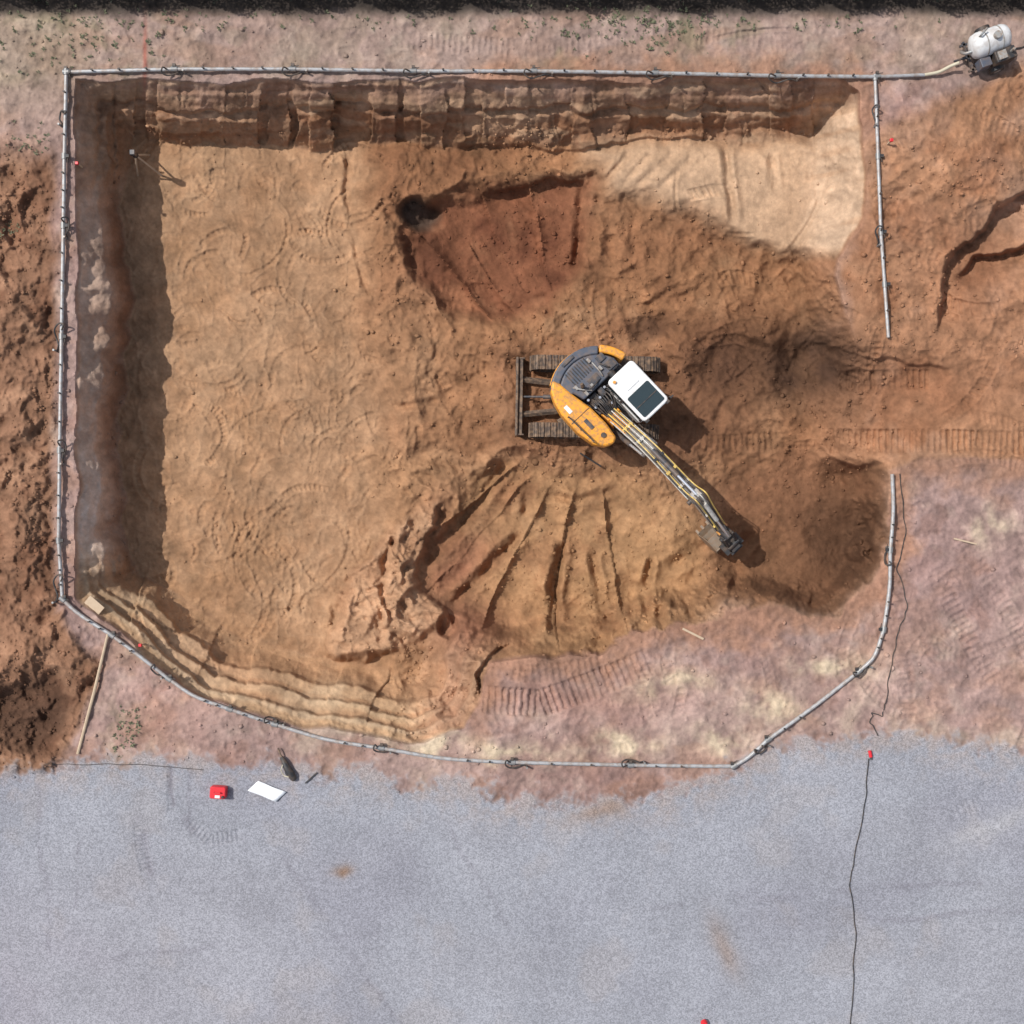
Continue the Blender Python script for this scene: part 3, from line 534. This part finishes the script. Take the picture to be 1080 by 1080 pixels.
for k in range(4): MB(UP).prism(f_([(6.19,-.03),(6.19,.06),(6.04,.02)]),yk-.39+.235*k,yk-.31+.235*k,'xz').build('bucket_tooth',M['buck'],bk,O)
# ------------------------------------------------------------ PIPES
def pz(px,py): return max(float(ZT(px,py)),-.06)+.13
nh=['first','second','third','fourth','fifth','sixth','seventh','eighth','ninth','tenth','eleventh','twelfth','thirteenth']
def section(pts,label,stubs=3,r=.062):
    w=[P(x,y,pz(x,y)) for x,y in pts]
    t_=thing('pipe_section',label,'pipe',w[0],'metal pipe sections laid around the pit')
    MB().tube(w,r,12,6 if len(w)>2 else 0).build('pipe',M['pipe'],t_,w[0],0,True)
    d=(w[1]-w[0]).normalized()
    c_=MB().tube([w[0]-d*.10,w[0]+d*.10],r*1.45,14).build('coupling',M['coup'],t_,w[0],0,True)
    s=Vector((-d.y,d.x,0)); MB().box(w[0]+s*.12+Vector((0,0,.04)),(.10,.10,.08)).tube([w[0]+s*.11,w[0]+s*.11+d*.2+Vector((0,0,.03))],.014,6).build('clamp',M['black'],c_,w[0])
    segs=[(w[i],w[i+1]) for i in range(len(w)-1)]; a,b=max(segs,key=lambda q:(q[1]-q[0]).length)
    for k in range(stubs):
        p=a.lerp(b,(k+1)/(stubs+1)); MB().tube([p+Vector((0,0,.05)),p+Vector((0,0,.16))],.028,8).box(p+Vector((0,0,.17)),(.07,.05,.03)).build('outlet_valve',M['black'],t_,w[0])
top=[(70,76),(184,73),(309,73),(436,75),(563,75),(691,77),(820,80),(925,81)]
for i in range(7): section([top[i],top[i+1]],'%s pipe section from the left in the straight run above the pit'%nh[i])
lf=[(70,76),(68,165),(67,238),(65,355),(63,475),(62,570),(66,632)]
for i in range(6): section([lf[i],lf[i+1]],'%s pipe section from the top in the run left of the pit'%nh[i])
bt=[[(66,632),(84,648),(118,670)],[(118,670),(150,694),(178,716)],[(178,716),(205,734),(242,748)],[(242,748),(290,764)],[(290,764),(345,780),(402,789)],[(402,789),(470,800),(540,804)],[(540,804),(665,807)],[(665,807),(745,808),(774,808)],[(774,808),(790,798),(810,780)],[(810,780),(860,744),(906,708)],[(906,708),(922,692),(932,664)],[(932,664),(938,620),(939,580)],[(939,580),(942,540),(941,500)]]
for i,q in enumerate(bt): section(q,'%s pipe section from the left in the curved run below the pit'%nh[i],2)
rt=[(923,82),(926,165),(929,245),(933,300),(937,356)]
for i in range(4): section([rt[i],rt[i+1]],'%s pipe section from the top in the run right of the pit'%nh[i],1,.056)
section([(925,81),(975,79)],'short metal pipe end joining the beige hose near the white pump',0,.056)
q=[P(975,79,.14),P(990,76,.2),P(1002,70,.3),P(1012,66,.45)]
tag(MB().tube(q,.055,10,8).build('suction_hose',M['tanh'],None,None,0,True),'curved beige hose between the pipe end and the white pump','hose')
def wellhose(px,py,dx,dy,label,flip=1,sc_=1.0):
    # dx,dy unit vector along the pipe in picture axes
    nx,ny=-dy*flip,dx*flip; z=pz(px,py); jr=random.uniform(.7,1.3)
    def Q(a,b,h): 
        x,y=px+(dx*a+nx*b)*sc_,py+(dy*a+ny*b)*sc_; return P(x,y,max(float(ZT(x,y)),-.4)+h)
    w0=P(px,py,z)
    t_=thing('wellpoint_hose',label,'hose',w0,'black curled hoses hooked to the pipe')
    MB().tube([P(px-dx*2,py-dy*2,z+.1),Q(-6*jr,-2,.36),Q(-7*jr,3,.30),Q(-2,6*jr,.2),Q(6*jr,5,.14),Q(11*jr,2+jr,.10),Q(16*jr,4*jr,.03)],.027,8,7).build('hose',M['hose'],t_,w0,0,True)
    e=Q(16*jr,4*jr,0); MB().tube([e-Vector((0,0,.3)),e+Vector((0,0,.28))],.035,8).build('riser',M['coup'],t_,w0,0,True)
for i,(x,y) in enumerate([(178,73),(306,73),(434,75),(562,75),(690,77),(820,80)]): wellhose(x,y,1,0,'%s black curled hose from the left on the top pipe run'%nh[i])
for i,(x,y) in enumerate([(68,122),(67,236),(65,350),(63,472),(64,615)]): wellhose(x,y,0,1,'%s black curled hose from the top on the left pipe run'%nh[i],-1 if i%2 else 1)
for i,(x,y,dx,dy) in enumerate([(165,705,.8,.6),(285,762,.95,.3),(400,788,1,.1),(540,804,1,0),(663,807,1,0),(800,790,.8,-.6),(905,708,.8,-.6),(938,590,0,-1)]): wellhose(x,y,dx,dy,'%s black curled hose from the left on the curved bottom pipe run'%nh[i],-1 if i%3==1 else 1,.95)
for i,(x,y) in enumerate([(926,118),(929,245)]): wellhose(x,y,0,1,'%s black curled hose on the right pipe run'%['upper','lower'][i],1,.8)
# ------------------------------------------------------------ PUMP
pc=PG(1037,56,.0); A_=math.radians(20); PM=Matrix.Translation(pc)@Matrix.Rotation(A_,4,'Z')@Matrix.Scale(.92,4)
pu=thing('pump_unit','white vacuum pump tank on wheels at the top right corner','pump',pc)
tk=MB(PM).tube([(-.78,.12,.75),(-.74,.12,.75),(-.66,.12,.75),(-.5,.12,.75),(.38,.12,.75),(.52,.12,.75),(.6,.12,.75),(.63,.12,.75)],[.10,.28,.40,.45,.45,.40,.28,.1],26).build('tank',M['tankw'],pu,pc,0,True)
for a in (-.35,.2): MB(PM).tube([(a,.12,.75),(a+.04,.12,.75)],.465,26).build('tank_band',M['grey'],tk,pc,0,True)
MB(PM).tube([(.0,.12,1.15),(.0,.12,1.32)],.13,16).build('manhole',M['grey'],tk,pc,0,True)
MB(PM).tube([(-.55,.3,1.1),(-.55,.3,1.3),(-.3,.45,1.32)],.035,8).build('vent_pipe',M['coup'],tk,pc,0,True)
MB(PM).box((.0,0,.24),(1.8,.1,.1)).box((.0,.45,.24),(1.7,.08,.1)).box((0,-.5,.24),(1.7,.08,.1)).box((-.7,0,.24),(.08,1.1,.1)).box((.7,0,.24),(.08,1.1,.1)).tube([(-.85,0,.25),(-1.25,0,.3)],.04,6).build('frame',M['dark'],pu,pc)
en=MB(PM).box((.25,-.52,.62),(.75,.42,.6)).build('engine',M['black'],pu,pc,.03)
MB(PM).box((.1,-.52,.95),(.3,.3,.08)).tube([(.45,-.5,.9),(.45,-.5,1.15)],.05,10).build('engine_cover',M['grey'],en,pc,.01)
MB(PM).box((-.42,-.5,.55),(.38,.34,.44)).build('control_box',M['slate'],pu,pc,.02)
for sy in (-.78,.72): 
    w=MB(PM).tube([(.1,sy-.08,.26),(.1,sy+.08,.26)],.26,20).build('wheel',M['black'],pu,pc,.02,True)
    MB(PM).tube([(.1,sy-.085,.26),(.1,sy+.085,.26)],.12,14).build('rim',M['grey'],w,pc,0,True)
MB(PM).tube([(-.7,.0,.75),(-.95,.05,.62),(-.98,.2,.45)],.06,10,4).build('inlet',M['coup'],pu,pc,0,True)
# ------------------------------------------------------------ SMALL THINGS
p=PG(232,834); t_=thing('jerrycan','small red plastic fuel can lying on the gravel left of the white sheet','canister',p)
T=Matrix.Translation(p)@Matrix.Rotation(math.radians(-4),4,'Z')
cn=MB(T).prism(rr(-.26,.26,-.20,.20,.06),.01,.30).build('body',M['red'],t_,p,.03,True)
MB(T).tube([(-.12,.02,.3),(-.12,.02,.38),(.1,.02,.38),(.1,.02,.3)],.02,8).build('handle',M['red'],t_,p)
MB(T).tube([(.18,-.12,.29),(.18,-.12,.36)],.045,12).build('cap',M['black'],t_,p); MB(T).box((.0,-.12,.305),(.16,.09,.01)).build('sticker',M['white'],cn,p)
p=PG(282,834); T=Matrix.Translation(p)@Matrix.Rotation(math.radians(-22),4,'Z')
MBs=MB(T); nn=8; vs=[];fs=[]
for i in range(nn+1):
    for j in range(5):
        x=-.50+1.0*i/nn; y=-.21+.42*j/4; vs.append((x+.10*(j-2)/2,y,.06+.02*math.sin(i*1.1+j*.8)))
for i in range(nn):
    for j in range(4): a=i*5+j; fs.append((a,a+5,a+6,a+1))
MBs.add(vs,fs); o=MBs.build('sheet',M['sheet'],None,None,0,True); so=o.modifiers.new('s','SOLIDIFY'); so.thickness=.02; tag(o,'white rectangular panel lying on the gravel beside the red can','panel')
p=PG(304,810); T=Matrix.Translation(p)@Matrix.Rotation(math.radians(-62),4,'Z')
t_=thing('tool_bag','dark long narrow tool bag at the gravel edge right of the white panel','bag',p)
MB(T).tube([(-.48,0,.05),(-.4,0,.08),(-.1,0,.12),(.25,.02,.13),(.42,.02,.08),(.46,.02,.05)],[.02,.07,.12,.13,.09,.03],12).build('body',M['black'],t_,p,0,True)
MB(T).tube([(-.2,-.05,.2),(-.05,-.2,.15),(.15,-.2,.12),(.25,-.05,.22)],.018,6,5).build('strap',M['tanh'],t_,p)
MB(T).tube([(-.75,.02,.05),(-.4,.0,.1)],.025,8).build('rod',M['steel'],t_,p)
a,b=PG(82,795,.06),PG(114,668,.12)
m=MB().tube([a,a.lerp(b,.5)+Vector((.03,0,0)),b],[.05,.055,.045],8); tag(m.build('timber_pole',M['wood'],None,None,0,True),'long pale timber pole leaning off the lower left bend of the pipe','pole')
def plank(x0,y0,x1,y1,w,label,mt='wood',name='wooden_stick',cat='stick',h=.04):
    a,b=PG(x0,y0,h),PG(x1,y1,h); d=(b-a); L=d.length; R=d.to_track_quat('X','Z').to_matrix()
    tag(MB().box((a+b)/2,(L,w,.05),R).build(name,M[mt],None,None,.006),label,cat)
plank(92,632,107,645,.34,'short wide yellowish board on the lower left corner of the pit','wood','board','board',.1)
plank(720,663,742,674,.07,'thin pale stick on the earth below the dug bowl')
plank(322,826,334,815,.04,'thin dark rod on the gravel edge right of the tool bag','black','metal_rod','rod')
plank(612,478,634,492,.06,'short dark bar on the soil just below the excavator','black','metal_rod','rod',.1)
plank(1006,568,1030,574,.05,'thin stick on the pink earth at the right')
tz=float(ZT(190,200)); p=P(158,178,tz)
t_=thing('laser_tripod','survey tripod standing on the pit floor near the upper left corner','tripod',p)
for k in range(3):
    a=math.radians(90+120*k); MB().tube([p+Vector((0,0,1.5)),p+Vector((.5*math.cos(a),.5*math.sin(a),.0))],.035,6).build('leg',M['wood'],t_,p)
MB().tube([p+Vector((0,0,1.45)),p+Vector((0,0,1.6))],.10,12).build('head',M['black'],t_,p); MB().box(p+Vector((0,0,1.72)),(.18,.18,.22)).build('laser_level',M['dark'],t_,p,.02)
def cable(pts,r,label,mt='black',name='cable'):
    w=[PG(x,y,r+.015) for x,y in pts]; tag(MB().tube(w,r,6,5).build(name,M[mt],None,None,0,True),label,'cable')
def dens(pts,k=5,j=1.5):
    out=[]
    for a,b in zip(pts[:-1],pts[1:]):
        for i in range(k): t=i/k; out.append((a[0]+(b[0]-a[0])*t+random.uniform(-j,j),a[1]+(b[1]-a[1])*t+random.uniform(-j,j)*.5))
    return out+[pts[-1]]
cable(dens([(917,800),(912,850),(900,905),(897,935),(903,985),(900,1030),(897,1095)],4,1),.018,'long thin black cable running down across the gravel from the red plug')
cable(dens([(948,500),(955,560),(946,600),(958,640),(948,665),(940,700),(934,740),(930,755),(920,752),(918,762),(926,776)],4,1.2),.017,'dark cable winding over the pink earth outside the right end of the pipe')
cable(dens([(1085,48),(1068,52),(1052,58)],4,1),.025,'short black cable leading from the pump to the right picture edge')
cable(dens([(40,806),(90,806),(150,806),(215,812)],5,1.5),.011,'thin dark wire lying along the gravel edge at the lower left')
p=PG(917,795); t_=thing('cable_plug','small red cable plug at the upper end of the gravel cable','plug',p)
MB().tube([p+Vector((-.02,.12,.08)),p+Vector((.02,-.09,.08))],.058,12).build('body',M['red'],t_,p,0,True); MB().tube([p+Vector((.02,-.09,.08)),p+Vector((.03,-.17,.08))],.04,10).build('collar',M['black'],t_,p,0,True)
p=PG(742,1077); t_=thing('red_marker','small red survey marker on the gravel at the bottom edge','marker',p)
MB().tube([p,p+Vector((0,0,.2))],.03,8).build('stake',M['wood'],t_,p); MB().tube([p+Vector((0,0,.12)),p+Vector((0,0,.24))],[.12,.07],12).build('cap',M['red'],t_,p,0,True)
for (x,y,l) in [(936,152,'red tipped stake beside the right pipe run'),(152,679,'red tipped stake beside the pipe at the lower left'),(86,176,'red tipped stake on the left lip of the pit')]:
    p=PG(x,y); t_=thing('survey_stake',l,'stake',p,'red tipped survey stakes'); MB().box(p+Vector((0,0,.15)),(.045,.045,.4)).build('post',M['wood'],t_,p); MB().box(p+Vector((0,0,.38)),(.10,.10,.10)).build('tip',M['red'],t_,p,.01)
# ------------------------------------------------------------ hedge (top edge), weeds, clods
def npmesh(name,Vv,Ff,mt,cols=None):
    me=bpy.data.meshes.new(name); k=Ff.shape[1]
    me.vertices.add(len(Vv)); me.vertices.foreach_set('co',Vv.astype(np.float32).ravel()); me.loops.add(Ff.size); me.loops.foreach_set('vertex_index',Ff.astype(np.int32).ravel())
    me.polygons.add(len(Ff)); me.polygons.foreach_set('loop_start',(np.arange(len(Ff))*k).astype(np.int32)); me.polygons.foreach_set('loop_total',np.full(len(Ff),k,np.int32)); me.update(calc_edges=True)
    if cols is not None: a=me.color_attributes.new('Col','FLOAT_COLOR','POINT'); a.data.foreach_set('color',cols.astype(np.float32).ravel())
    me.materials.append(mt); o=bpy.data.objects.new(name,me); COL.objects.link(o); return o
r_=np.random.RandomState(3); nl=42000
lx=r_.uniform(-20,20,nl); hh=1.4+.22*np.sin(lx*1.3)+.15*np.sin(lx*3.7+1); lz=hh*np.sqrt(r_.rand(nl)); front=17.02+.12*np.sin(lx*2.1)+.1*np.sin(lx*5.3)
ly=front+r_.rand(nl)**1.5*1.2
cen=np.stack([lx,ly,lz],1); a=r_.normal(size=(nl,3)); a/=np.linalg.norm(a,axis=1)[:,None]; b=np.cross(a,r_.normal(size=(nl,3))); b/=np.linalg.norm(b,axis=1)[:,None]; sz=r_.uniform(.03,.075,nl)[:,None]
Vv=np.stack([cen-a*sz,cen+b*sz*.5,cen+a*sz,cen-b*sz*.5],1).reshape(-1,3)
hr=thing('hedge','dark evergreen hedge along the very top edge of the picture','hedge',(0,17.6,0))
h=npmesh('foliage',Vv-np.array([0,17.6,0]),np.arange(nl*4).reshape(-1,4),M['leaf']); h.parent=hr
for k in range(40): x=-19.7+k*1.0+random.uniform(-.1,.1); MB().tube([(x,17.7,0),(x+random.uniform(-.1,.1),17.7,1.0)],.03,5).build('stem',M['wood'],hr,Vector((0,17.6,0)))
bl_=[];
spots=[(60,50,60,35,60),(110,30,60,20,30),(690,30,60,22,130),(590,30,60,20,40),(30,150,22,14,24),(135,770,14,26,36),(10,240,14,10,20),(300,20,250,8,50),(850,25,200,10,40),(180,30,70,20,24)]
for cx,cy,rx,ry,k in spots:
    for _ in range(k):
        x=random.gauss(cx,rx*.6); y=random.gauss(cy,ry*.6); g_=PG(x,y); s_=random.uniform(.04,.13)
        for q in range(7):
            an=random.uniform(0,6.28); L_=s_*random.uniform(.5,1.3); d=Vector((math.cos(an),math.sin(an),random.uniform(.3,1.2))).normalized()*L_; w=Vector((-math.sin(an),math.cos(an),0))*L_*.16
            bl_+= [g_-w,g_+d*.6-w*1.2,g_+d,g_+d*.6+w*1.2]
Vv=np.array([list(v) for v in bl_]); o=npmesh('weeds',Vv,np.arange(len(Vv)).reshape(-1,4),M['grass']); tag(o,'sparse green weeds growing on the bare strip above the pit','weeds',None,'stuff')
ph=(1+5**.5)/2
iv=np.array([(-1,ph,0),(1,ph,0),(-1,-ph,0),(1,-ph,0),(0,-1,ph),(0,1,ph),(0,-1,-ph),(0,1,-ph),(ph,0,-1),(ph,0,1),(-ph,0,-1),(-ph,0,1)],float); iv/=np.linalg.norm(iv[0])
iff=np.array([(0,11,5),(0,5,1),(0,1,7),(0,7,10),(0,10,11),(1,5,9),(5,11,4),(11,10,2),(10,7,6),(7,1,8),(3,9,4),(3,4,2),(3,2,6),(3,6,8),(3,8,9),(4,9,5),(2,4,11),(6,2,10),(8,6,7),(9,8,1)])
nc=70000; cx=r_.uniform(-20,1100,nc); cy=r_.uniform(20,1100,nc)
ii=np.clip(np.searchsorted(ax1,cx)-1,0,n-2); jj=np.clip(np.searchsorted(ax1,cy)-1,0,n-2)
dm=(pitm*loose*.36*(1-.5*smoothz)*(1-.6*mMND)+outm*left*.55+outm*rightE*.2+flo*.02+.04*mud+.10*wall*(t>.7))[ii,jj]
dm=dm*(.2+1.6*np.clip(n_l[ii,jj]+.4,0,1))
keep=(r_.rand(nc)<dm); cx,cy,ii,jj=cx[keep],cy[keep],ii[keep],jj[keep]; nc=len(cx)
zz=Z[ii,jj]; kk=S*(HC-zz)/HC; sz=.02+.05*r_.rand(nc)**6+.012*r_.rand(nc)
big=r_.rand(nc)<.004; sz=np.where(big,sz*2.4,sz)
cen=np.stack([(cx-540)*kk,(540-cy)*kk,zz+sz*.2],1)
sh_=(iv[None]*r_.uniform(.65,1.25,(nc,12,1)))*sz[:,None,None]*np.stack([r_.uniform(.8,1.4,nc),r_.uniform(.8,1.3,nc),r_.uniform(.6,.9,nc)],1)[:,None,:]
Vv=(cen[:,None,:]+sh_).reshape(-1,3); Ff=(iff[None]+np.arange(nc)[:,None,None]*12).reshape(-1,3)
cc=LIN[ii,jj]*r_.uniform(.85,1.2,(nc,1)); cc=np.concatenate([cc,np.ones((nc,1))],1); cc=np.repeat(cc,12,axis=0)
o=npmesh('soil_clods',Vv,Ff,MSOIL,cc); tag(o,'loose clods and crumbs of earth strewn over the dug ground','soil',None,'stuff')
print('clods',nc)
# ------------------------------------------------------------ light and camera
EL=math.radians(54); ad=Vector((.91,-.42,0)).normalized()
dv=Vector((ad.x*math.cos(EL),ad.y*math.cos(EL),-math.sin(EL)))
sl=bpy.data.lights.new('sun','SUN'); sl.energy=3.8; sl.angle=math.radians(.5); sl.color=(1,.97,.93); so=bpy.data.objects.new('sun',sl); COL.objects.link(so); so.rotation_euler=dv.to_track_quat('-Z','Y').to_euler(); so.location=(-20,12,30)
wd=bpy.data.worlds.new('World'); sc.world=wd; wd.use_nodes=True; nt=wd.node_tree; sk=nt.nodes.new('ShaderNodeTexSky'); sk.sky_type='NISHITA'; sk.sun_disc=False; sk.sun_elevation=EL; sk.sun_rotation=math.radians(295); sk.dust_density=2.0
hs=nt.nodes.new('ShaderNodeHueSaturation'); hs.inputs['Saturation'].default_value=.62
bg=nt.nodes['Background']; bg.inputs['Strength'].default_value=.15; nt.links.new(sk.outputs[0],hs.inputs['Color']); nt.links.new(hs.outputs[0],bg.inputs[0])
cd=bpy.data.cameras.new('cam'); cam=bpy.data.objects.new('cam',cd); COL.objects.link(cam); cam.location=(0,0,HC); cam.rotation_euler=(0,0,0); cd.sensor_fit='HORIZONTAL'; cd.angle=2*math.atan(17/36); cd.clip_end=2000; sc.camera=cam
sc.view_settings.view_transform='Standard'; sc.view_settings.look='None'; sc.view_settings.exposure=0
